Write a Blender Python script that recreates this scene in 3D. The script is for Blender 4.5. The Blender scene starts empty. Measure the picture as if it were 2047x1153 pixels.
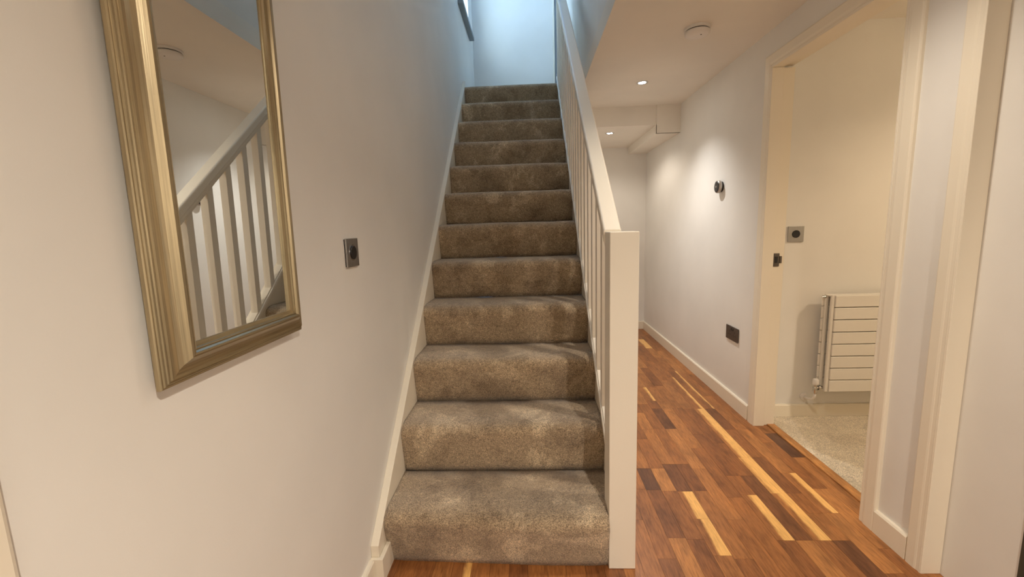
import bpy, bmesh, math, random
from mathutils import Vector, Matrix
C = bpy.context.scene.collection
sc = bpy.context.scene
random.seed(7)

# ------------------------------------------------------------------ camera
cam_d = bpy.data.cameras.new('camera')
cam = bpy.data.objects.new('camera', cam_d); C.objects.link(cam); sc.camera = cam
yaw, pitch, roll, FPX = .0437, -.1414, -.0297, 844.75
Fv = Vector((-math.sin(yaw)*math.cos(pitch), math.cos(yaw)*math.cos(pitch), math.sin(pitch)))
Rv = Vector((math.cos(yaw), math.sin(yaw), 0)); Uv = Rv.cross(Fv)
R2 = Rv*math.cos(roll) + Uv*math.sin(roll); U2 = -Rv*math.sin(roll) + Uv*math.cos(roll)
M = Matrix((R2, U2, -Fv)).transposed().to_4x4(); M.translation = Vector((.4991, -1.3587, 1.167))
cam.matrix_world = M
cam_d.sensor_fit = 'HORIZONTAL'; cam_d.sensor_width = 36.0
cam_d.lens = FPX*36.0/2047.0; cam_d.clip_start = .02

# ------------------------------------------------------------------ world, light, exposure
w = bpy.data.worlds.new('sky'); sc.world = w; w.use_nodes = True
bg = w.node_tree.nodes['Background']; bg.inputs[0].default_value = (.22, .52, 1.0, 1); bg.inputs[1].default_value = .35
vs = sc.view_settings
vs.view_transform = 'Standard'; vs.look = 'None'; vs.gamma = 1; vs.use_curve_mapping = False
vs.exposure = 1.68
sc.cycles.max_bounces = 10; sc.cycles.diffuse_bounces = 7; sc.cycles.glossy_bounces = 4

def area(name, loc, rot, sx, sy, watts, col):
    l = bpy.data.lights.new(name, 'AREA'); l.shape = 'RECTANGLE'; l.size = sx; l.size_y = sy
    l.energy = watts; l.color = col
    o = bpy.data.objects.new(name, l); C.objects.link(o); o.location = loc; o.rotation_euler = rot
    return o
PI = math.pi
# daylight through the landing window (left wall) and the rooflight above the landing
area('window_daylight', (-.30, 2.865, 3.64), (0, -PI/2, 0), 1.0, .6, 2.6, (.10, .38, 1.0))
area('rooflight_daylight', (.42, 2.95, 4.78), (0, 0, 0), .6, .7, 1.5, (.10, .38, 1.0))

# ------------------------------------------------------------------ node helpers
def mat(name):
    m = bpy.data.materials.new(name); m.use_nodes = True
    nt = m.node_tree; return m, nt, nt.nodes['Principled BSDF']
def nd(nt, t, **kw):
    n = nt.nodes.new(t)
    for k, v in kw.items():
        if k in n.inputs: n.inputs[k].default_value = v
        else: setattr(n, k, v)
    return n
def ln(nt, a, b): nt.links.new(a, b)
def obj_coord(nt, scale=(1, 1, 1), loc_sock=None):
    tc = nd(nt, 'ShaderNodeTexCoord'); mp = nd(nt, 'ShaderNodeMapping'); mp.inputs['Scale'].default_value = scale
    ln(nt, tc.outputs['Object'], mp.inputs['Vector'])
    if loc_sock: ln(nt, loc_sock, mp.inputs['Location'])
    return mp.outputs['Vector']
def noise(nt, vec, scale, detail=3, rough=.5):
    n = nd(nt, 'ShaderNodeTexNoise'); n.inputs['Scale'].default_value = scale
    n.inputs['Detail'].default_value = detail; n.inputs['Roughness'].default_value = rough
    ln(nt, vec, n.inputs['Vector']); return n.outputs['Fac']
def ramp(nt, fac, stops, interp='LINEAR'):
    r = nd(nt, 'ShaderNodeValToRGB'); r.color_ramp.interpolation = interp
    el = r.color_ramp.elements
    el[0].position, el[0].color = stops[0][0], (*stops[0][1], 1)
    el[1].position, el[1].color = stops[-1][0], (*stops[-1][1], 1)
    for p, c in stops[1:-1]:
        e = el.new(p); e.color = (*c, 1)
    ln(nt, fac, r.inputs['Fac']); return r.outputs['Color']
def mix(nt, fac, a, b, mode='MIX'):
    m = nd(nt, 'ShaderNodeMix', data_type='RGBA', blend_type=mode)
    for s, v in ((0, fac), (6, a), (7, b)):
        if hasattr(v, 'type') or hasattr(v, 'is_linked'): ln(nt, v, m.inputs[s])
        else: m.inputs[s].default_value = v if s == 0 else (*v, 1)
    return m.outputs[2]
def bump(nt, b, h, strength, dist):
    n = nd(nt, 'ShaderNodeBump'); n.inputs['Strength'].default_value = strength; n.inputs['Distance'].default_value = dist
    ln(nt, h, n.inputs['Height']); ln(nt, n.outputs['Normal'], b.inputs['Normal'])
def paint(name, col, rough=.6, spec=.3, var=.03, bmp=.15):
    m, nt, b = mat(name); v = obj_coord(nt)
    c2 = tuple(max(0, c*(1-var*2)) for c in col)
    ln(nt, ramp(nt, noise(nt, v, 2.2, 4), [(.35, c2), (.65, col)]), b.inputs['Base Color'])
    b.inputs['Roughness'].default_value = rough; b.inputs['Specular IOR Level'].default_value = spec
    bump(nt, b, noise(nt, v, 260, 2), bmp, .0006)
    return m
def plain(name, col, rough=.5, metal=0.0, emit=None, es=0):
    m, nt, b = mat(name); b.inputs['Base Color'].default_value = (*col, 1)
    b.inputs['Roughness'].default_value = rough; b.inputs['Metallic'].default_value = metal
    if emit: b.inputs['Emission Color'].default_value = (*emit, 1); b.inputs['Emission Strength'].default_value = es
    return m

WALL = paint('wall_emulsion', (.80, .785, .75), .75, .2)
CEIL = paint('ceiling_emulsion', (.84, .80, .73), .8, .15)
TRIM = paint('satin_trim_paint', (.82, .755, .63), .38, .4, .01, .05)
RAILP = paint('satin_white_stair_paint', (.86, .81, .71), .33, .45, .01, .05)
RADM = paint('radiator_enamel', (.80, .77, .71), .35, .45, .01, .03)
PLAS = paint('white_plastic', (.76, .73, .70), .45, .4, .01, .02)
DARKP = plain('dark_gap', (.03, .028, .025), .8)
BLACK = plain('black_plastic', (.016, .016, .018), .3)
CHROME = plain('chrome', (.62, .62, .62), .18, 1.0)
SILL = paint('grey_sill_paint', (.30, .33, .36), .6, .2, .02, .05)

def brushed(name, col, rough, axis_scale, amt=.25, metal=1.0, streak=500):
    m, nt, b = mat(name); v = obj_coord(nt, axis_scale)
    n = noise(nt, v, streak, 3, .6)
    ln(nt, ramp(nt, n, [(.3, tuple(c*(1-amt) for c in col)), (.7, tuple(min(1, c*(1+amt)) for c in col))]), b.inputs['Base Color'])
    b.inputs['Metallic'].default_value = metal; b.inputs['Roughness'].default_value = rough
    bump(nt, b, n, .25, .0006); return m
STEEL = brushed('brushed_steel', (.42, .41, .40), .38, (1, 1, .03), .12)
DSTEEL = brushed('dark_brushed_nickel', (.17, .15, .135), .4, (1, .03, 1), .15)
GOLDV = brushed('champagne_gold_leaf_stile', (.42, .345, .22), .29, (1, 1, .02), .22, .85, 260)
GOLDH = brushed('champagne_gold_leaf_rail', (.38, .31, .19), .29, (1, .02, 1), .22, .85, 260)
MIRR = plain('silvered_glass', (.72, .74, .725), .0, 1.0)

def carpet(name, c_dark, c_mid, c_light, patch=2.6, fine=270, bmp=.9):
    m, nt, b = mat(name); v = obj_coord(nt)
    warp = nd(nt, 'ShaderNodeTexNoise'); warp.inputs['Scale'].default_value = 3.0; ln(nt, v, warp.inputs['Vector'])
    vm = nd(nt, 'ShaderNodeVectorMath', operation='MULTIPLY_ADD'); vm.inputs[1].default_value = (.25, .25, .25)
    ln(nt, warp.outputs['Color'], vm.inputs[0]); ln(nt, v, vm.inputs[2])
    big = noise(nt, vm.outputs[0], patch*2.2, 4, .62)
    base = ramp(nt, big, [(.34, c_dark), (.47, c_mid), (.55, c_mid), (.64, c_light)])
    vo = nd(nt, 'ShaderNodeTexVoronoi'); vo.inputs['Scale'].default_value = patch*2.4; ln(nt, vm.outputs[0], vo.inputs['Vector'])
    sh = ramp(nt, vo.outputs['Color'], [(.2, (.86, .86, .86)), (.75, (1.12, 1.12, 1.10))])
    base = mix(nt, .55, base, sh, 'MULTIPLY')
    f1 = noise(nt, v, fine, 2, .7); f2 = noise(nt, v, fine*.28, 3, .7)
    sp = ramp(nt, f1, [(.36, (.50, .48, .45)), (.5, (1, 1, 1)), (.66, (1.6, 1.58, 1.5))])
    sp2 = ramp(nt, f2, [(.34, (.84, .83, .82)), (.64, (1.14, 1.14, 1.13))])
    col = mix(nt, 1.0, mix(nt, 1.0, base, sp, 'MULTIPLY'), sp2, 'MULTIPLY')
    ln(nt, col, b.inputs['Base Color'])
    b.inputs['Roughness'].default_value = .95; b.inputs['Specular IOR Level'].default_value = .05
    b.inputs['Sheen Weight'].default_value = .35; b.inputs['Sheen Roughness'].default_value = .6
    mx = nd(nt, 'ShaderNodeMath', operation='ADD'); ln(nt, f1, mx.inputs[0]); ln(nt, f2, mx.inputs[1])
    bump(nt, b, mx.outputs[0], bmp, .004); return m
STAIRC = carpet('taupe_stair_carpet', (.25, .178, .112), (.375, .283, .188), (.54, .43, .30))
ROOMC = carpet('beige_room_carpet', (.50, .42, .31), (.60, .52, .40), (.68, .60, .48), 2.0, 300, .7)

def wood_mat(name='walnut_stave'):
    m, nt, b = mat(name)
    at = nd(nt, 'ShaderNodeAttribute', attribute_type='OBJECT', attribute_name='tone')
    asx = nd(nt, 'ShaderNodeAttribute', attribute_type='OBJECT', attribute_name='sap')
    se = nd(nt, 'ShaderNodeAttribute', attribute_type='OBJECT', attribute_name='seed')
    cmb = nd(nt, 'ShaderNodeCombineXYZ')
    for i in range(3): ln(nt, se.outputs['Fac'], cmb.inputs[i])
    v = obj_coord(nt, (1, .10, 1), cmb.outputs[0])
    v2 = obj_coord(nt, (1, .28, 1), cmb.outputs[0])
    big = noise(nt, v2, 22, 4, .6)
    grain = noise(nt, v, 170, 4, .65)
    # tone picks the stave's own brown
    base = ramp(nt, at.outputs['Fac'], [(0.0, (.095, .042, .024)), (.25, (.205, .078, .028)), (.5, (.315, .125, .040)), (.75, (.43, .190, .062)), (1.0, (.62, .32, .10))])
    g2 = ramp(nt, big, [(.30, (.60, .56, .54)), (.5, (1, 1, 1)), (.72, (1.32, 1.30, 1.2))])
    g1 = ramp(nt, grain, [(.34, (.72, .68, .66)), (.55, (1.06, 1.06, 1.06)), (.72, (1.22, 1.22, 1.2))])
    col = mix(nt, 1.0, mix(nt, .85, base, g2, 'MULTIPLY'), g1, 'MULTIPLY')
    # sapwood band on the +x side of a stave: width = sap
    tc = nd(nt, 'ShaderNodeTexCoord'); sx = nd(nt, 'ShaderNodeSeparateXYZ'); ln(nt, tc.outputs['Generated'], sx.inputs[0])
    wv = nd(nt, 'ShaderNodeMath', operation='MULTIPLY_ADD'); ln(nt, big, wv.inputs[0]); wv.inputs[1].default_value = .55; ln(nt, sx.outputs[0], wv.inputs[2])
    th = nd(nt, 'ShaderNodeMath', operation='ADD'); ln(nt, wv.outputs[0], th.inputs[0]); ln(nt, asx.outputs['Fac'], th.inputs[1])
    mask = ramp(nt, th.outputs[0], [(0, (0, 0, 0)), (1, (1, 1, 1))])
    r = nt.nodes[-1]
    gt = nd(nt, 'ShaderNodeMapRange', interpolation_type='SMOOTHSTEP'); ln(nt, th.outputs[0], gt.inputs['Value'])
    gt.inputs['From Min'].default_value = 1.10; gt.inputs['From Max'].default_value = 1.34
    hs = nd(nt, 'ShaderNodeMath', operation='GREATER_THAN'); ln(nt, asx.outputs['Fac'], hs.inputs[0]); hs.inputs[1].default_value = .01
    mm = nd(nt, 'ShaderNodeMath', operation='MULTIPLY'); ln(nt, gt.outputs[0], mm.inputs[0]); ln(nt, hs.outputs[0], mm.inputs[1])
    sapc = mix(nt, .6, (.80, .46, .15), g1, 'MULTIPLY')
    col = mix(nt, mm.outputs[0], col, sapc)
    ln(nt, col, b.inputs['Base Color'])
    b.inputs['Roughness'].default_value = .34; b.inputs['Specular IOR Level'].default_value = .4
    bump(nt, b, grain, .12, .0008); return m
WOOD = wood_mat()

# ------------------------------------------------------------------ mesh helpers
def link(name, bm, m, parent=None, smooth=False, bevel=0, loc=None, seg=2):
    me = bpy.data.meshes.new(name); bmesh.ops.recalc_face_normals(bm, faces=bm.faces); bm.to_mesh(me); bm.free()
    if m: me.materials.append(m)
    o = bpy.data.objects.new(name, me); C.objects.link(o)
    if parent: o.parent = parent
    if loc: o.location = loc
    if bevel:
        md = o.modifiers.new('bevel', 'BEVEL'); md.width = bevel; md.segments = seg; md.limit_method = 'ANGLE'; md.angle_limit = .6
    if smooth:
        for p in me.polygons: p.use_smooth = True
    return o
def thing(name, label, cat, loc=(0, 0, 0), group=None, rot=(0, 0, 0)):
    o = bpy.data.objects.new(name, None); C.objects.link(o); o.location = loc; o.rotation_euler = rot
    o.empty_display_size = .05; o['label'] = label; o['category'] = cat
    if group: o['group'] = group
    return o
def tag(o, label, cat, group=None):
    o['label'] = label; o['category'] = cat
    if group: o['group'] = group
    return o
def st(o, label=None):
    o['kind'] = 'structure'
    if label: o['label'] = label
    return o
def box(bm, x0, x1, y0, y1, z0, z1):
    vs = [bm.verts.new(p) for p in ((x0,y0,z0),(x1,y0,z0),(x1,y1,z0),(x0,y1,z0),(x0,y0,z1),(x1,y0,z1),(x1,y1,z1),(x0,y1,z1))]
    for f in ((0,3,2,1),(4,5,6,7),(0,1,5,4),(1,2,6,5),(2,3,7,6),(3,0,4,7)): bm.faces.new([vs[i] for i in f])
def B(name, x0, x1, y0, y1, z0, z1, m, parent=None, bevel=0):
    bm = bmesh.new(); box(bm, x0, x1, y0, y1, z0, z1); return link(name, bm, m, parent, bevel=bevel)
def S(name, *a, **k): return st(B(name, *a, **k))
def extrude_poly(bm, pts, fn, t0, t1):
    """pts = 2D outline; fn(u, v, t) -> 3D"""
    a = [bm.verts.new(fn(u, v, t0)) for u, v in pts]; b = [bm.verts.new(fn(u, v, t1)) for u, v in pts]
    n = len(pts)
    for i in range(n): bm.faces.new((a[i], a[(i+1) % n], b[(i+1) % n], b[i]))
    bm.faces.new(a[::-1]); bm.faces.new(b)
def P(name, pts, fn, t0, t1, m, parent=None, bevel=0, smooth=False):
    bm = bmesh.new(); extrude_poly(bm, pts, fn, t0, t1); return link(name, bm, m, parent, smooth, bevel)
YZ = lambda u, v, t: (t, u, v)       # outline in y,z extruded along x
def lathe(bm, prof, axis='z', c=(0, 0, 0), n=40):
    rings = []
    for r, h in prof:
        ring = []
        for i in range(n if r > 1e-6 else 1):
            a = 2*PI*i/n; p = (r*math.cos(a), r*math.sin(a), h)
            if axis == 'x': p = (p[2], p[0], p[1])
            if axis == 'y': p = (p[0], p[2], p[1])
            ring.append(bm.verts.new(Vector(p) + Vector(c)))
        rings.append(ring)
    for a, b in zip(rings, rings[1:]):
        for i in range(n):
            q = [a[i % len(a)], a[(i+1) % len(a)], b[(i+1) % len(b)], b[i % len(b)]]
            q = list(dict.fromkeys(q))
            if len(q) > 2: bm.faces.new(q)
    for r in (rings[0], rings[-1]):
        if len(r) > 2:
            try: bm.faces.new(r)
            except ValueError: pass
def tube(bm, pts, r, n=12):
    rings = []
    for i, p in enumerate(pts):
        p = Vector(p); d = (Vector(pts[min(i+1, len(pts)-1)]) - Vector(pts[max(i-1, 0)])).normalized()
        a = d.cross(Vector((0, .3, 1))).normalized()
        if a.length < .1: a = d.cross(Vector((1, 0, 0))).normalized()
        b = d.cross(a)
        rings.append([bm.verts.new(p + a*r*math.cos(2*PI*k/n) + b*r*math.sin(2*PI*k/n)) for k in range(n)])
    for a, b in zip(rings, rings[1:]):
        for k in range(n): bm.faces.new((a[k], a[(k+1) % n], b[(k+1) % n], b[k]))
    bm.faces.new(rings[0][::-1]); bm.faces.new(rings[-1])

# ------------------------------------------------------------------ key dimensions
LX = -.056            # left wall face
W = 1.775             # passage right wall face
RUN, RISE, NST = .2286, .2, 12
CX0, CX1 = -.0286, .7765   # carpet between the strings
CEZ = 2.14            # hall ceiling
YF = 3.375            # end wall of passage
TOPY = 2.5146         # riser of the landing
UPZ = 4.75            # upper ceiling
SX = .90              # stairwell side wall
BYU = 3.5             # upstairs back wall

# ------------------------------------------------------------------ shell
def wall_with_hole(name, x0, x1, y0, y1, z0, z1, hy0, hy1, hz0, hz1, m):
    bm = bmesh.new()
    box(bm, x0, x1, y0, hy0, z0, z1); box(bm, x0, x1, hy1, y1, z0, z1)
    box(bm, x0, x1, hy0, hy1, z0, hz0); box(bm, x0, x1, hy0, hy1, hz1, z1)
    return st(link(name, bm, m))
# left wall with the high landing window and the near doorway filled by door_1
bm = bmesh.new()
box(bm, LX-.16, LX, -1.05, 2.54, 0, UPZ)
box(bm, LX-.16, LX, 3.19, 3.66, 0, UPZ)
box(bm, LX-.16, LX, 2.54, 3.19, 0, 3.09); box(bm, LX-.16, LX, 2.54, 3.19, 4.2, UPZ)
box(bm, LX-.16, LX, -2.7, -1.85, 0, UPZ); box(bm, LX-.16, LX, -1.85, -1.05, 2.0, UPZ)
st(link('wall_left', bm, WALL))
S('wall_back', -.22, 2.1, -2.8, -2.7, 0, CEZ, WALL)
S('wall_upper_back', -.22, 1.2, BYU, BYU+.1, 2.2, UPZ, WALL)
S('wall_upper_side', SX, SX+.1, -.35, BYU, CEZ+.1, UPZ, WALL)
S('wall_upper_front', LX, SX+.1, -.45, -.35, CEZ+.02, UPZ, WALL)
bm = bmesh.new()
box(bm, -.22, 1.1, -.45, 2.55, UPZ, UPZ+.1); box(bm, -.22, 1.1, 3.35, BYU+.1, UPZ, UPZ+.1)
box(bm, -.22, .05, 2.55, 3.35, UPZ, UPZ+.1); box(bm, .79, 1.1, 2.55, 3.35, UPZ, UPZ+.1)
st(link('ceiling_upper', bm, CEIL))
# lower ceiling: one slab with the stairwell opening left out
bm = bmesh.new()
box(bm, SX, 2.0, -.45, YF, CEZ, CEZ+.10)
box(bm, -.22, 2.1, -2.8, -.45, CEZ, CEZ+.10)
st(link('ceiling', bm, CEIL))
# lower bulkhead ceiling at the far end of the passage and boxed pipe run beside the wall
S('ceiling_bulkhead', .80, W, 2.37, YF, 1.985, CEZ, CEIL)
S('trim_pipe_boxing', 1.58, W, 2.352, YF, 1.915, 1.985, CEIL)
S('trim_boxing_front', 1.58, W, 2.35, 2.37, 1.915, CEZ, CEIL)
S('wall_end', .80, 1.9, YF, YF+.1, 0, CEZ, WALL)
# right wall pieces
S('wall_right', W, 1.883, 1.03, YF, 0, CEZ, WALL)
S('wall_right_pier', W, 1.883, -.03, .165, 0, CEZ, WALL)
S('wall_right_over_door', W, 1.883, .165, 1.03, 1.985, CEZ, WALL)
S('wall_right_near', 1.825, 1.883, -.262, -.03, 0, CEZ, WALL)
S('wall_right_over_doorway', 1.825, 1.883, -1.06, -.262, 2.0, CEZ, WALL)
S('wall_right_front', 1.825, 1.883, -2.8, -1.06, 0, CEZ, WALL)
# room with the radiator
S('wall_room_far', 1.883, 4.2, 1.115, 1.2, 0, 2.3, WALL)
S('wall_room_side', 4.1, 4.2, -.25, 1.2, 0, 2.3, WALL)
S('wall_room_near', 1.883, 4.2, -.25, -.15, 0, 2.3, WALL)
S('ceiling_room', 1.883, 4.2, -.25, 1.2, 2.2, 2.3, CEIL)
S('wall_room_upper', 1.86, 1.883, -.25, 1.2, CEZ, 2.2, WALL)
# unlit cupboard room behind the dark doorway
S('wall_cupboard_back', 2.9, 3.0, -1.3, -.25, 0, 2.2, WALL)
S('wall_cupboard_side', 1.883, 2.9, -1.3, -1.2, 0, 2.2, WALL)
S('ceiling_cupboard', 1.883, 2.9, -1.3, -.25, 2.1, 2.2, CEIL)

# landing slab
S('floor_landing_edge', LX, SX, TOPY+.02, BYU, 2.2, 2.385, CEIL)
st(B('floor_landing', LX, SX, TOPY+.035, BYU, 2.385, 2.402, STAIRC), 'taupe carpet on the upper landing')

# ------------------------------------------------------------------ timber floor: every stave a part of the floor
fl = st(B('floor', -.22, 3.0, -2.8, YF, -.06, -.012, DARKP), 'walnut strip floor with pale sapwood streaks')
st(B('floor_room_carpet', 1.884, 4.1, -.2, 1.115, -.0115, .004, ROOMC), 'beige carpet in the room beyond the door')
PITCH = .0655; XR = 1.582
nst = [0]
def stave(x0, x1, y0, y1, tone, sap):
    if y1 - y0 < .01: return
    dz = random.uniform(-.0002, .0002); g = .00035
    bm = bmesh.new(); box(bm, -(x1-x0)/2+g, (x1-x0)/2-g, -(y1-y0)/2+g, (y1-y0)/2-g, -.0115, 0)
    o = link('stave', bm, WOOD, fl, loc=((x0+x1)/2, (y0+y1)/2, dz))
    o['tone'] = float(tone); o['sap'] = float(sap); o['seed'] = random.uniform(0, 50); nst[0] += 1
special = {   # column: list of (y_far, y_near, tone, sap)
    -4: [(1.06, .902, .55, 0), (.902, .654, .05, 0), (.654, .21, .62, 0), (.21, -.10, .60, 0), (-.10, -.5, .55, 0)],
    -3: [(1.3, .80, .45, 0), (.80, .40, .40, 0), (.40, .05, .66, 0), (.05, -.35, .45, 0)],
    -2: [(1.9, 1.43, .5, 0), (1.43, .95, .55, .0), (.95, .52, .62, 0), (.52, .24, .55, .36), (.24, -.06, .68, 0), (-.06, -.4, .35, 0)],
    -1: [(2.914, 2.586, .55, .8), (2.3, 1.945, .5, 0), (1.945, 1.68, .35, .12), (1.68, 1.229, .45, .10), (1.229, .95, .22, 0), (.95, .657, .42, 0), (.657, .367, .24, 0), (.367, .24, .45, 0), (.24, .089, .55, 0), (.089, -.24, .16, 0)],
    0: [(2.2, 1.80, .5, 0), (1.80, 1.229, .45, .14), (1.229, .657, .60, .60), (.657, .367, .95, .74), (.367, .089, .55, .52), (.089, -.3, .42, 0)],
    1: [(1.229, .80, .34, 0), (.80, .50, .36, 0), (.50, .089, .18, 0), (.089, -.25, .68, 0)],
    2: [(1.25, .9, .42, 0), (.9, .50, .30, 0), (.50, .357, .40, 0), (.357, .089, .48, .50), (.089, -.4, .30, 0)],
    3: [(1.2, .75, .62, 0), (.75, .34, .42, 0), (.34, -.1, .50, 0)],
    4: [(1.605, 1.363, .45, .22), (1.363, 1.24, .30, 0), (1.24, .965, .14, 0), (.965, .56, .68, 0), (.56, .20, .60, 0), (.20, -.2, .48, 0)],
    5: [(1.31, .965, .42, 0), (.965, .60, .50, 0), (.60, .386, .27, 0), (.386, .0, .56, 0)],
    6: [(.96, .60, .60, 0), (.60, .383, .18, 0), (.383, .205, .5, .60), (.205, .015, .55, .55), (.015, -.3, .58, 0)],
    7: [(.85, .563, .45, 0), (.563, .386, .74, 0), (.386, .093, .42, 0), (.093, -.2, .32, 0)],
    8: [(.80, .564, .58, 0), (.564, .394, .08, 0), (.394, .10, .26, 0), (.10, -.3, .72, 0)],
    9: [(.9, .4, .55, 0), (.4, .0, .50, 0), (.0, -.4, .33, 0)],
    10: [(.7, .2, .55, 0), (.2, -.3, .55, 0)],
    20: [(.1, -.3, .45, .30)],
}
random.seed(11)
for c in range(-4, 26):
    x1 = XR - PITCH*c; x0 = x1 - PITCH
    x1 = min(x1, 1.844); x0 = max(x0, LX)
    if x1 - x0 < .004: continue
    ymin = -1.75
    ymax = YF - .002 if x1 > .86 else .06
    if c == -4: ymax = 1.03
    segs = sorted(special.get(c, []), key=lambda s: -s[0])
    y = ymax; out = []
    for s in segs:
        while y - s[0] > .02:
            L = random.uniform(.28, .55); yy = max(s[0], y - L)
            if yy - s[0] < .14: yy = s[0]
            out.append((y, yy, random.choice((.28, .36, .42, .5, .56, .62, .66, .30)), 0)); y = yy
        out.append((min(y, s[0]), s[1], s[2], s[3])); y = s[1]
    while y > ymin + .01:
        yy = max(ymin, y - random.uniform(.30, .60))
        out.append((y, yy, random.choice((.28, .36, .42, .5, .56, .62, .30)), 0.25 if random.random() < .06 else 0)); y = yy
    for a, b_, t, s in out: stave(x0, x1, b_, a, t, s)
# pale threshold strip in the carpeted room's doorway
th = B('threshold_strip', 1.8445, 1.889, .165, 1.03, -.0115, .006, WOOD, fl, bevel=.002); th['tone'] = .80; th['sap'] = 0.0; th['seed'] = 3.3
th['label'] = 'pale wooden threshold strip between timber and carpet'

# ------------------------------------------------------------------ skirting boards
def skirt_pts(d, h): return [(0, 0), (d, 0), (d, h-.006), (d-.004, h), (0, h)]
def skirt(name, p0, p1, n, h=.088, d=.015, m=TRIM):
    """p0,p1 on wall line (x,y); n unit normal into room"""
    bm = bmesh.new(); pts = skirt_pts(d, h)
    a = [bm.verts.new((p0[0]+n[0]*u, p0[1]+n[1]*u, v)) for u, v in pts]
    b = [bm.verts.new((p1[0]+n[0]*u, p1[1]+n[1]*u, v)) for u, v in pts]
    k = len(pts)
    for i in range(k): bm.faces.new((a[i], a[(i+1) % k], b[(i+1) % k], b[i]))
    bm.faces.new(a); bm.faces.new(b[::-1])
    return st(link(name, bm, m))
skirt('baseboard_right', (W, 1.069), (W, YF), (-1, 0))
skirt('baseboard_end', (.80, YF), (W-.015, YF), (0, -1))
skirt('baseboard_right_pier', (W, .001), (W, .136), (-1, 0))
skirt('baseboard_room', (1.883, 1.115), (4.1, 1.115), (0, -1), .078)
skirt('baseboard_left', (LX, -.975), (LX, -.1145), (1, 0))
# short block of skirting wrapped around the foot of the left string
bm = bmesh.new(); pts = [(LX+.0005, -.113), (-.0130, -.113), (-.0130, -.004), (-.0280, -.004), (-.0280, -.1015), (LX+.0005, -.1015)]
extrude_poly(bm, pts, lambda u, v, t: (u, v, t), 0, .088)
st(link('baseboard_left_return', bm, TRIM, bevel=.0015))

# ------------------------------------------------------------------ door surrounds
def arch_pts(wd=.065):
    # u from opening edge outward, v thickness
    return [(0, 0), (0, .010), (.002, .0125), (.006, .0135), (.010, .0125), (.012, .0095), (.014, .0095), (.016, .012),
            (.020, .0138), (.026, .015), (wd-.006, .015), (wd-.002, .013), (wd, .009), (wd, 0)]
def arch_v(name, xf, yedge, sgn, z0, z1, wd=.065, nx=-1, parent=None):
    """vertical architrave on wall plane x=xf, opening edge at yedge, running outward in sgn y"""
    return P(name, arch_pts(wd), lambda u, v, t: (xf + nx*v, yedge + sgn*u, t), z0, z1, TRIM, parent)
dr = bpy.data.objects.new('door_1', None); C.objects.link(dr); st(dr, 'cream door surround with moulded architrave and lock keep, its doorway open to the carpeted room')
dr.location = (0, 0, 0)

def surround(parent, x, y0, y1, z1, wd, nx):
    pts = arch_pts(wd)
    def quadstrip(A, Bq):
        bm = bmesh.new(); a = [bm.verts.new(p) for p in A]; b_ = [bm.verts.new(p) for p in Bq]; n = len(a)
        for i in range(n): bm.faces.new((a[i], a[(i+1) % n], b_[(i+1) % n], b_[i]))
        bm.faces.new(a); bm.faces.new(b_[::-1]); link('architrave', bm, TRIM, parent)
    quadstrip([(x+nx*v, y1+u, 0) for u, v in pts], [(x+nx*v, y1+u, z1+u) for u, v in pts])
    quadstrip([(x+nx*v, y0-u, 0) for u, v in pts], [(x+nx*v, y0-u, z1+u) for u, v in pts])
    quadstrip([(x+nx*v, y0-u, z1+u) for u, v in pts], [(x+nx*v, y1+u, z1+u) for u, v in pts])
surround(dr, W, .204, .992, 1.944, .068, -1)
def lining(parent, y, sgn, z1):
    bm = bmesh.new(); box(bm, 1.762, 1.822, min(y, y+sgn*.012), max(y, y+sgn*.012), 0, z1)
    link('door_stop', bm, TRIM, parent, bevel=.0015)
    bm = bmesh.new(); box(bm, 1.762, 1.884, min(y+sgn*.0122, y+sgn*.038), max(y+sgn*.0122, y+sgn*.038), 0, z1)
    link('lining', bm, TRIM, parent, bevel=.0015)
lining(dr, .990, 1, 1.942); lining(dr, .204, -1, 1.942)
SHADOW_JOINT = plain('brown_shadow_line_and_joint', (.30, .20, .11), .7)
for yy in ((1.0000, 1.0021), (.1919, .1940)): B('stop_shadow_line', 1.8222, 1.8250, yy[0], yy[1], 0, 1.942, SHADOW_JOINT, dr)  # thin brown strips painted in as the shadow line beside each stop
B('lining', 1.762, 1.884, .166, 1.028, 1.956, 1.985, TRIM, dr); B('door_stop', 1.762, 1.822, .204, .990, 1.942, 1.956, TRIM, dr, bevel=.0015)
# lock keep let into the far jamb
k = B('lock_keep', 1.828, 1.858, .9985, 1.0020, .918, .990, DSTEEL, dr, bevel=.0008); k['label'] = 'dark metal lock keep in the jamb'
B('keep_mouth', 1.833, 1.849, .9975, .9986, .938, .972, BLACK, k)
B('keep_lip', 1.8585, 1.870, .9965, 1.0018, .936, .974, DSTEEL, k)
# cased corner beyond the pier
d2 = bpy.data.objects.new('trim_1', None); C.objects.link(d2); st(d2, 'cream moulded corner casing where the passage wall steps back')
arch_v('architrave', W, -.060, 1, 0, CEZ, .060).parent = d2
B('lining', 1.762, 1.8245, -.0602, -.031, 0, CEZ, TRIM, d2, bevel=.0015)
B('joint_gap', W-.0006, W+.0004, .0002, .0016, .95, 2.10, SHADOW_JOINT, d2)
# doorway casing just at the frame edge; jamb shadow painted in as dark olive
d3 = bpy.data.objects.new('door_3', None); C.objects.link(d3); st(d3, 'open doorway to an unlit cupboard')
B('lining', 1.822, 1.880, -.278, -.2625, 0, 2.0, plain('olive_jamb_shadow', (.055, .05, .034), .6), d3); B('lining', 1.822, 1.905, -1.06, -1.045, 0, 2.0, TRIM, d3)
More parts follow.
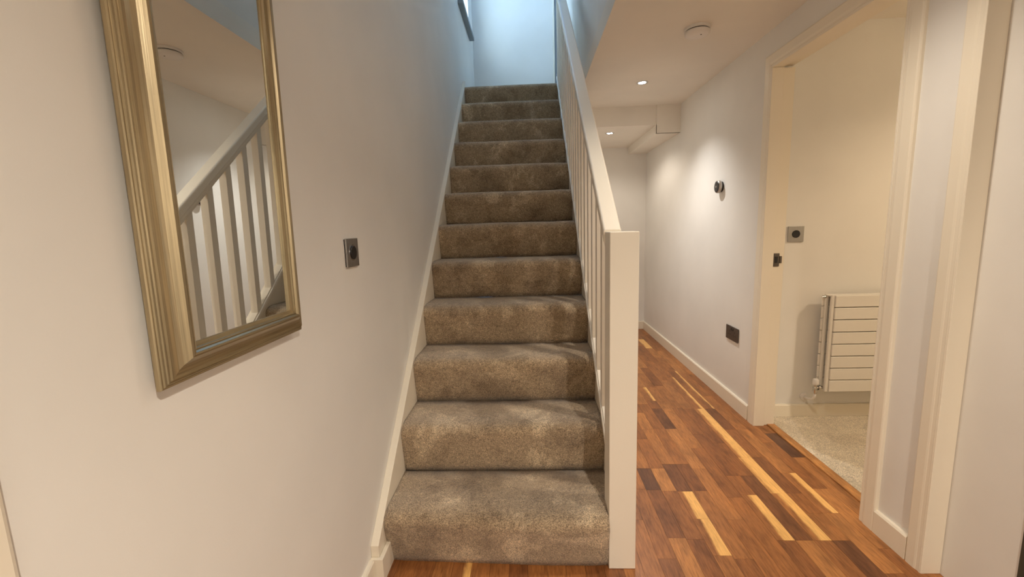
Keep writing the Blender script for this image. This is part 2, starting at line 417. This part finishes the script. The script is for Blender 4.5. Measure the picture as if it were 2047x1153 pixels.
# door 1 on the left wall, near the camera
dl = bpy.data.objects.new('door_2', None); C.objects.link(dl); st(dl, 'flush cream door on the left wall beside the camera')
surround(dl, LX, -1.850, -1.048, 2.0, .066, 1)
B('door_leaf', LX-.06, LX-.02, -1.848, -1.052, .005, 1.996, TRIM, dl, bevel=.002)

# ------------------------------------------------------------------ landing window
wn = bpy.data.objects.new('window_1', None); C.objects.link(wn); st(wn, 'bright landing window high in the left wall')
bm = bmesh.new()
for a in ((2.54, 2.585, 3.09, 4.2), (3.145, 3.19, 3.09, 4.2), (2.585, 3.145, 3.09, 3.14), (2.585, 3.145, 4.15, 4.2)):
    box(bm, LX-.155, LX-.105, *a)
link('window_frame', bm, RAILP, wn, bevel=.002)
gm, nt, b = mat('daylit_frosted_glass'); b.inputs['Base Color'].default_value = (.9, .97, 1, 1); b.inputs['Roughness'].default_value = .5
b.inputs['Transmission Weight'].default_value = .9; b.inputs['Emission Color'].default_value = (.72, .93, 1, 1); b.inputs['Emission Strength'].default_value = .8
B('pane', LX-.134, LX-.128, 2.585, 3.145, 3.14, 4.15, gm, wn)
S('sill', LX-.10, -.0095, 2.49, 3.225, 3.058, 3.092, SILL, wn, bevel=.002)['kind'] = 'structure'
# rooflight over the stairwell
rl = bpy.data.objects.new('window_2', None); C.objects.link(rl); st(rl, 'rooflight above the stairwell')
bm = bmesh.new()
for a in ((.05, .79, 2.55, 2.59), (.05, .79, 3.31, 3.35), (.05, .09, 2.59, 3.31), (.75, .79, 2.59, 3.31)): box(bm, *a, UPZ, UPZ+.1)
link('window_frame', bm, RAILP, rl)
# door frame on the landing's back wall, right end
d4 = bpy.data.objects.new('door_4', None); C.objects.link(d4); st(d4, 'white door frame at the right end of the upper landing')
B('architrave', .800, .818, 3.470, BYU, 2.402, 4.45, RAILP, d4, bevel=.002)
B('door_leaf', .820, .860, 3.484, BYU, 2.402, 4.43, SILL, d4)
B('architrave', .862, .898, 3.470, BYU, 2.402, 4.45, RAILP, d4, bevel=.002)

# ------------------------------------------------------------------ staircase
stc = thing('staircase', 'straight staircase of twelve taupe carpeted steps between white strings', 'staircase', (.374, 0, 0))
def rel(o): o.location = Vector(o.location) - Vector(stc.location); return o
PROF = [(.000, .000), (-.006, .030), (-.011, .060), (-.016, .090), (-.020, .115), (-.024, .135), (-.0265, .150), (-.027, .163), (-.0245, .175),
        (-.018, .186), (-.008, .194), (.006, .1985), (.022, .2010), (.045, .2020), (.08, .2015), (.12, .2008), (.17, .2004), (RUN+.001, .2)]
def step_mesh(k):
    bm = bmesh.new(); nx = 64; rnd = random.Random(k)
    ph = [rnd.uniform(0, 6.28) for _ in range(6)]
    rows = []
    for (dy, dz) in PROF:
        row = []
        for i in range(nx+1):
            t = i/nx; xe = CX1
            if k == 0 and dy < .045: xe = .7462
            x = CX0 + (xe - CX0)*t
            wob = .0022*math.sin(9*t+ph[0]) + .0014*math.sin(23*t+ph[1]) + .0007*math.sin(61*t+ph[2])
            edge = min(1, min(t, 1-t)*14)
            sag = -.0035*(1-edge)
            f = 1 if dz > .1 else dz/.1
            yy = dy + wob*f - (sag if dy < .05 else 0)
            zz = dz + (wob*.5 + sag*.5)*(1 if dz > .17 and dy < .15 else 0)
            if k == 0:
                yy += (-.016 - .029*min(1, t*1.35))*max(0, 1-max(0, dy+.03)/.12)
            if dz == 0: zz = 0.0005 if k == 0 else 0.0
            row.append(bm.verts.new((x, k*RUN+yy, k*RISE+zz)))
        rows.append(row)
    for a, b_ in zip(rows, rows[1:]):
        for i in range(nx): bm.faces.new((a[i], a[i+1], b_[i+1], b_[i]))
    # body under the carpet so that the step is solid
    lo = [bm.verts.new((CX0, k*RUN+RUN, k*RISE)), bm.verts.new((CX1, k*RUN+RUN, k*RISE))]
    L = [r[0] for r in rows]; Rr = [r[-1] for r in rows]
    bm.faces.new(L[::-1] + [lo[0]][::1]) ; bm.faces.new(Rr + [lo[1]])
    bm.faces.new(rows[-1][::-1] + [lo[0], lo[1]][::1]); bm.faces.new(rows[0][:] + [lo[1], lo[0]])
    return bm
for k in range(NST):
    rel(link('carpeted_step', step_mesh(k), STAIRC, stc, smooth=True))
# strings
LS = lambda y: .215 + .873*y
P('string_board', [(-.100, .0), (-.100, LS(-.100)), (2.47, LS(2.47)), (TOPY+.035, 2.455), (TOPY+.035, 2.05), (.20, 0)], YZ, LX, -.0288, TRIM, stc, bevel=.002)
rel(stc.children[-1])
RS = lambda y: .236 + .875*y
P('string_board', [(.0435, .0), (.0435, RS(.0435)), (2.46, RS(2.46)), (2.60, 2.50), (2.60, 2.15), (.25, 0)], YZ, .7767, .812, TRIM, stc, bevel=.002)
rel(stc.children[-1])
# spandrel panel closing the space under the stairs, on the passage side
st(P('wall_under_stairs', [(.262, 0), (YF, 0), (YF, 1.984), (2.412, 1.972)], YZ, .7785, .8105, WALL))

# ------------------------------------------------------------------ balustrade
bal = thing('balustrade', 'white painted balustrade with square newel, sloping handrail and square balusters', 'balustrade', (.7915, 0, 0))
def relb(o): o.location = Vector(o.location) - Vector(bal.location); return o
relb(B('newel_post', .7465, .8360, -.0465, .0430, 0, 1.147, RAILP, bal, bevel=.0025))
HR = lambda y: 1.147 + .868*(y-.035)       # top of the handrail
hx0, hx1 = .742, .800
prof = [(hx0, -.007), (hx0+.0012, -.0035), (hx0+.0040, -.0010), (hx0+.008, 0), (hx1-.006, 0), (hx1-.001, -.004), (hx1, -.010), (hx1, -.030), (hx1-.004, -.036), (hx1-.005, -.046), (hx1-.011, -.058),
        (hx0+.012, -.058), (hx0+.006, -.046), (hx0+.005, -.036), (hx0, -.030)]
relb(P('handrail', prof, lambda u, v, t: (u, t, HR(t)+v*1.3), .0432, 3.05, RAILP, bal, bevel=.001))
caph = .018
relb(P('base_rail', [(.763, 0), (.818, 0), (.818, caph), (.8165, caph+.002), (.7645, caph+.002), (.763, caph)], lambda u, v, t: (u, t, RS(t)+.002+v), .0435, 2.50, RAILP, bal, bevel=.001))
BW = .034; cy = .246 - .1215
ys = [cy + .1215*i for i in range(0, 20)]
bx0, bx1 = .7685, .8015
for i, y in enumerate(ys):
    z0 = lambda q: RS(q)+.0225; z1 = lambda q: HR(q)-.0755
    a, b_ = y-BW/2, y+BW/2
    relb(P('baluster', [(a, z0(a)), (b_, z0(b_)), (b_, z1(b_)), (a, z1(a))], YZ, bx0, bx1, RAILP, bal, bevel=.001))
    # fillet between this baluster and the next
    f0, f1 = b_+.0008, y+.1215-BW/2-.0008
    if i < len(ys)-1:
        relb(P('spacer_fillet', [(f0, z0(f0)-.002), (f1, z0(f1)-.002), (f1, z0(f1)+.008), (f0, z0(f0)+.008)], YZ, bx0+.001, bx1-.001, RAILP, bal))
relb(P('spacer_fillet', [(.0437, RS(.0437)+.0205), (ys[0]-BW/2, RS(ys[0]-BW/2)+.0205), (ys[0]-BW/2, RS(ys[0]-BW/2)+.0305), (.0437, RS(.0437)+.0305)], YZ, bx0+.001, bx1-.001, RAILP, bal))

# ------------------------------------------------------------------ mirror on the left wall
mr = thing('wall_mirror', 'tall mirror in a wide moulded champagne gold frame hung on the left wall', 'mirror', (LX+.014, -.798, .949), rot=(0, math.radians(.5), math.radians(-.1)))
MW, MH, FW = .378, 1.12, .058
fp = [(0, 0), (0, .0060), (.0012, .0080), (.0026, .0084), (.0036, .0080), (.0048, .0102), (.0064, .0110), (.0074, .0106), (.0086, .0126), (.0104, .0134), (.0112, .0130), (.0124, .0162),
      (.0175, .0160), (.0240, .0170), (.0300, .0205), (.0345, .0248), (.0385, .0284), (.0415, .0298), (.0445, .0294), (.0462, .0268), (.0474, .0252), (.0490, .0262), (.0505, .0254), (.0512, .0218),
      (.0575, .0190), (.0580, .0150), (.0580, 0)]
def frame_side(which):
    bm = bmesh.new(); rings = [[], []]
    for u, v in fp:
        # local coordinates: x out of wall, y along, z up
        if which == 'l': a, b_ = (v, u, u), (v, u, MH-u)
        if which == 'r': a, b_ = (v, MW-u, u), (v, MW-u, MH-u)
        if which == 'b': a, b_ = (v, u, u), (v, MW-u, u)
        if which == 't': a, b_ = (v, u, MH-u), (v, MW-u, MH-u)
        rings[0].append(bm.verts.new(a)); rings[1].append(bm.verts.new(b_))
    n = len(fp)
    for i in range(n): bm.faces.new((rings[0][i], rings[0][(i+1) % n], rings[1][(i+1) % n], rings[1][i]))
    bm.faces.new(rings[0]); bm.faces.new(rings[1][::-1])
    o = link('frame_stile' if which in 'lr' else 'frame_rail', bm, GOLDV if which in 'lr' else GOLDH, mr)
    return o
for s_ in 'lrbt': frame_side(s_)
B('mirror_glass', .0125, .0160, FW-.002, MW-FW+.002, FW-.002, MH-FW+.002, MIRR, mr)
B('backing_board', .001, .0120, .012, MW-.012, .012, MH-.012, DARKP, mr)

# ------------------------------------------------------------------ plates, thermostat, alarm
def knob_plate(label, loc, axis, group):
    t = thing('dimmer_switch', label, 'switch', loc)
    s = .0435
    if axis == 'x':    # on the left wall, facing +x
        B('rear_plate', 0, .0028, -s+.002, s-.002, -s+.002, s-.002, BLACK, t)
        B('face_plate', .0030, .0078, -s, s, -s, s, STEEL, t, bevel=.0008)
        bm = bmesh.new(); lathe(bm, [(.0245, .0078), (.0245, .0086), (.0215, .0088)], 'x'); link('knob_ring', bm, CHROME, t, smooth=False)
        bm = bmesh.new(); lathe(bm, [(.0215, .0080), (.0215, .0105), (.020, .012), (0, .012)], 'x'); link('knob', bm, BLACK, t)
    else:              # on the room's far wall, facing -y
        B('rear_plate', -s+.002, s-.002, -.0028, 0, -s+.002, s-.002, BLACK, t)
        B('face_plate', -s, s, -.0078, -.0030, -s, s, STEEL, t, bevel=.0008)
        bm = bmesh.new(); lathe(bm, [(.0215, -.0080), (.0215, -.0105), (.020, -.012), (0, -.012)], 'y'); link('knob', bm, BLACK, t)
    return t
knob_plate('brushed steel dimmer plate with black knob on the left wall beside the mirror', (LX, -.065, 1.107), 'x', None)
knob_plate('brushed steel dimmer plate with black knob in the room beyond the doorway', (2.0045, 1.115, 1.088), 'y', None)

sk = thing('wall_socket', 'dark metal double power socket low on the passage wall', 'socket', (W, 1.305, .467))
B('back_box_rim', -.003, 0, -.075, .075, -.041, .041, BLACK, sk)
B('face_plate', -.008, -.0032, -.078, .078, -.044, .044, DSTEEL, sk, bevel=.0008)
for yy in (-.036, .030):
    for dy, dz, w_, h_ in ((0, .012, .005, .011), (-.011, -.010, .010, .005), (.011, -.010, .010, .005)):
        B('pin_hole', -.0085, -.0078, yy+dy-w_/2, yy+dy+w_/2, dz-h_/2, dz+h_/2, BLACK, sk)
    B('rocker', -.0105, -.0078, yy+(.022 if yy < 0 else -.022)-.004, yy+(.022 if yy < 0 else -.022)+.004, .018, .034, BLACK, sk, bevel=.0008)

tm = thing('thermostat', 'round black faced thermostat with silver rim on the passage wall', 'thermostat', (W, 1.548, 1.398))
bm = bmesh.new(); lathe(bm, [(.034, 0), (.0335, -.006), (.036, -.010), (.0375, -.0125)], 'x'); link('base', bm, BLACK, tm, smooth=False)
bm = bmesh.new(); lathe(bm, [(.0385, -.0120), (.0410, -.0150), (.0415, -.026), (.040, -.031), (.036, -.0325)], 'x'); link('dial_ring', bm, brushed('thermostat_ring', (.50, .46, .42), .3, (1, 1, 1), .15), tm, smooth=True)
bm = bmesh.new(); lathe(bm, [(.0360, -.0300), (.0368, -.0330), (.030, -.0350), (.015, -.0358), (0, -.036)], 'x'); link('screen', bm, BLACK, tm, smooth=True)
B('readout', -.0372, -.0366, -.010, .010, -.005, .006, plain('faint_readout', (.25, .22, .2), .4), tm)

sa = thing('smoke_alarm', 'white round smoke alarm on the hall ceiling', 'smoke alarm', (1.372, .975, CEZ))
bm = bmesh.new(); lathe(bm, [(.062, 0), (.062, -.010), (.058, -.013)], 'z'); link('base', bm, PLAS, sa)
bm = bmesh.new(); lathe(bm, [(.0545, -.0130), (.0545, -.0175)], 'z'); link('vent_gap', bm, DARKP, sa)
bm = bmesh.new(); lathe(bm, [(.0585, -.0175), (.0605, -.0200), (.059, -.0300), (.052, -.0360), (.030, -.0390), (0, -.0395)], 'z'); link('cover', bm, PLAS, sa, smooth=True)
bm = bmesh.new(); lathe(bm, [(.0035, -.0390), (.0035, -.0402), (0, -.0402)], 'z', (.012, -.02, 0)); link('indicator', bm, DARKP, sa)

# ------------------------------------------------------------------ downlights
def downlight(label, x, y, z, watts, col, seen=True, cone=150, blend=.5):
    t = thing('downlight', label, 'downlight', (x, y, z), 'recessed ceiling downlights')
    bm = bmesh.new(); lathe(bm, [(.0250, -.0006), (.0260, -.0032), (.0330, -.0042), (.0385, -.0030), (.0400, -.0002)], 'z'); link('bezel', bm, CHROME, t, smooth=True)
    e = plain('lamp_glow', (1, 1, 1), .5, 0, (1, .97, .9), 30)
    bm = bmesh.new(); lathe(bm, [(.0245, -.0010), (.0245, -.0016), (0, -.0030)], 'z'); link('lamp', bm, e, t)
    l = bpy.data.lights.new('downlight_beam', 'SPOT'); l.energy = watts; l.color = col; l.spot_size = math.radians(cone); l.spot_blend = blend; l.shadow_soft_size = .022
    lo = bpy.data.objects.new('downlight_beam', l); C.objects.link(lo); lo.parent = t; lo.location = (0, 0, -.012)
WARM = (1.0, .88, .735); NEUT = (1.0, .965, .92)
downlight('bright downlight in the passage ceiling beyond the smoke alarm', 1.308, 1.778, CEZ, 19, NEUT, cone=108, blend=1.0)
downlight('small downlight in the lower bulkhead ceiling at the passage end', 1.243, 2.62, 1.985, 5, WARM)
downlight('downlight in the hall ceiling beside the stair foot, above the frame', 1.26, -.02, CEZ, 12, WARM, cone=125, blend=1.0)
downlight('downlight in the hall ceiling behind the camera', 1.12, -1.92, CEZ, 44, WARM, cone=150, blend=.7)
downlight('downlight in the high ceiling over the staircase', .42, .45, UPZ, 9, (.82, .92, 1.0), cone=88, blend=.8)
t = downlight('downlight in the ceiling of the carpeted room', 3.25, .10, 2.2, 17, (1.0, .76, .50))

# ------------------------------------------------------------------ radiator in the room
rd = thing('radiator', 'white horizontal panel radiator below the steel switch in the carpeted room', 'radiator', (2.16, 1.02, .19))
RXE = .95
for j in range(8):
    z = .003 + j*.0698
    B('panel', .022, RXE, -.012, .000, z, z+.0655, RADM, rd, bevel=.003)
    B('rear_panel', -.012, RXE, .040, .052, z, z+.0655, RADM, rd, bevel=.003)
bm = bmesh.new(); box(bm, .004, .0215, -.006, .010, .0, .560); link('header_tube', bm, RADM, rd, bevel=.004)
bm = bmesh.new(); box(bm, -.006, .010, .026, .0395, .0, .560); link('header_tube', bm, RADM, rd, bevel=.004)
B('top_grille', -.004, RXE, .002, .0395, .552, .558, RADM, rd)
bm = bmesh.new(); lathe(bm, [(.007, 0), (.007, -.010), (.004, -.012), (.004, -.018), (0, -.018)], 'x', (-.006, .030, .545)); link('bleed_plug', bm, CHROME, rd)
bm = bmesh.new(); tube(bm, [(.004, .018, .018), (-.045, .018, .018)], .009); tube(bm, [(-.020, .018, .018), (-.012, .018, .018)], .015)
tube(bm, [(-.034, .018, .034), (-.034, .018, -.018)], .009); tube(bm, [(-.034, .018, -.006), (-.034, .018, .006)], .013)
link('valve', bm, CHROME, rd)
bm = bmesh.new(); lathe(bm, [(.0155, 0), (.0165, .006), (.0150, .030), (.010, .034), (0, .034)], 'z', (-.034, .018, .036)); link('valve_cap', bm, PLAS, rd, smooth=True)
bm = bmesh.new(); tube(bm, [(-.034, .018, -.018), (-.034, .020, -.040), (-.036, .032, -.058), (-.042, .060, -.066), (-.048, .092, -.066)], .0075); link('supply_pipe', bm, PLAS, rd, smooth=True)
bm = bmesh.new(); lathe(bm, [(.008, .0935), (.022, .0935), (.022, .086), (.008, .083)], 'y', (-.048, 0, -.066)); link('pipe_collar', bm, PLAS, rd)

for o in list(C.objects):
    if o.type == 'MESH' and o.parent is None and 'kind' not in o and 'label' not in o: print('UNTAGGED', o.name)
print('staves', nst[0])
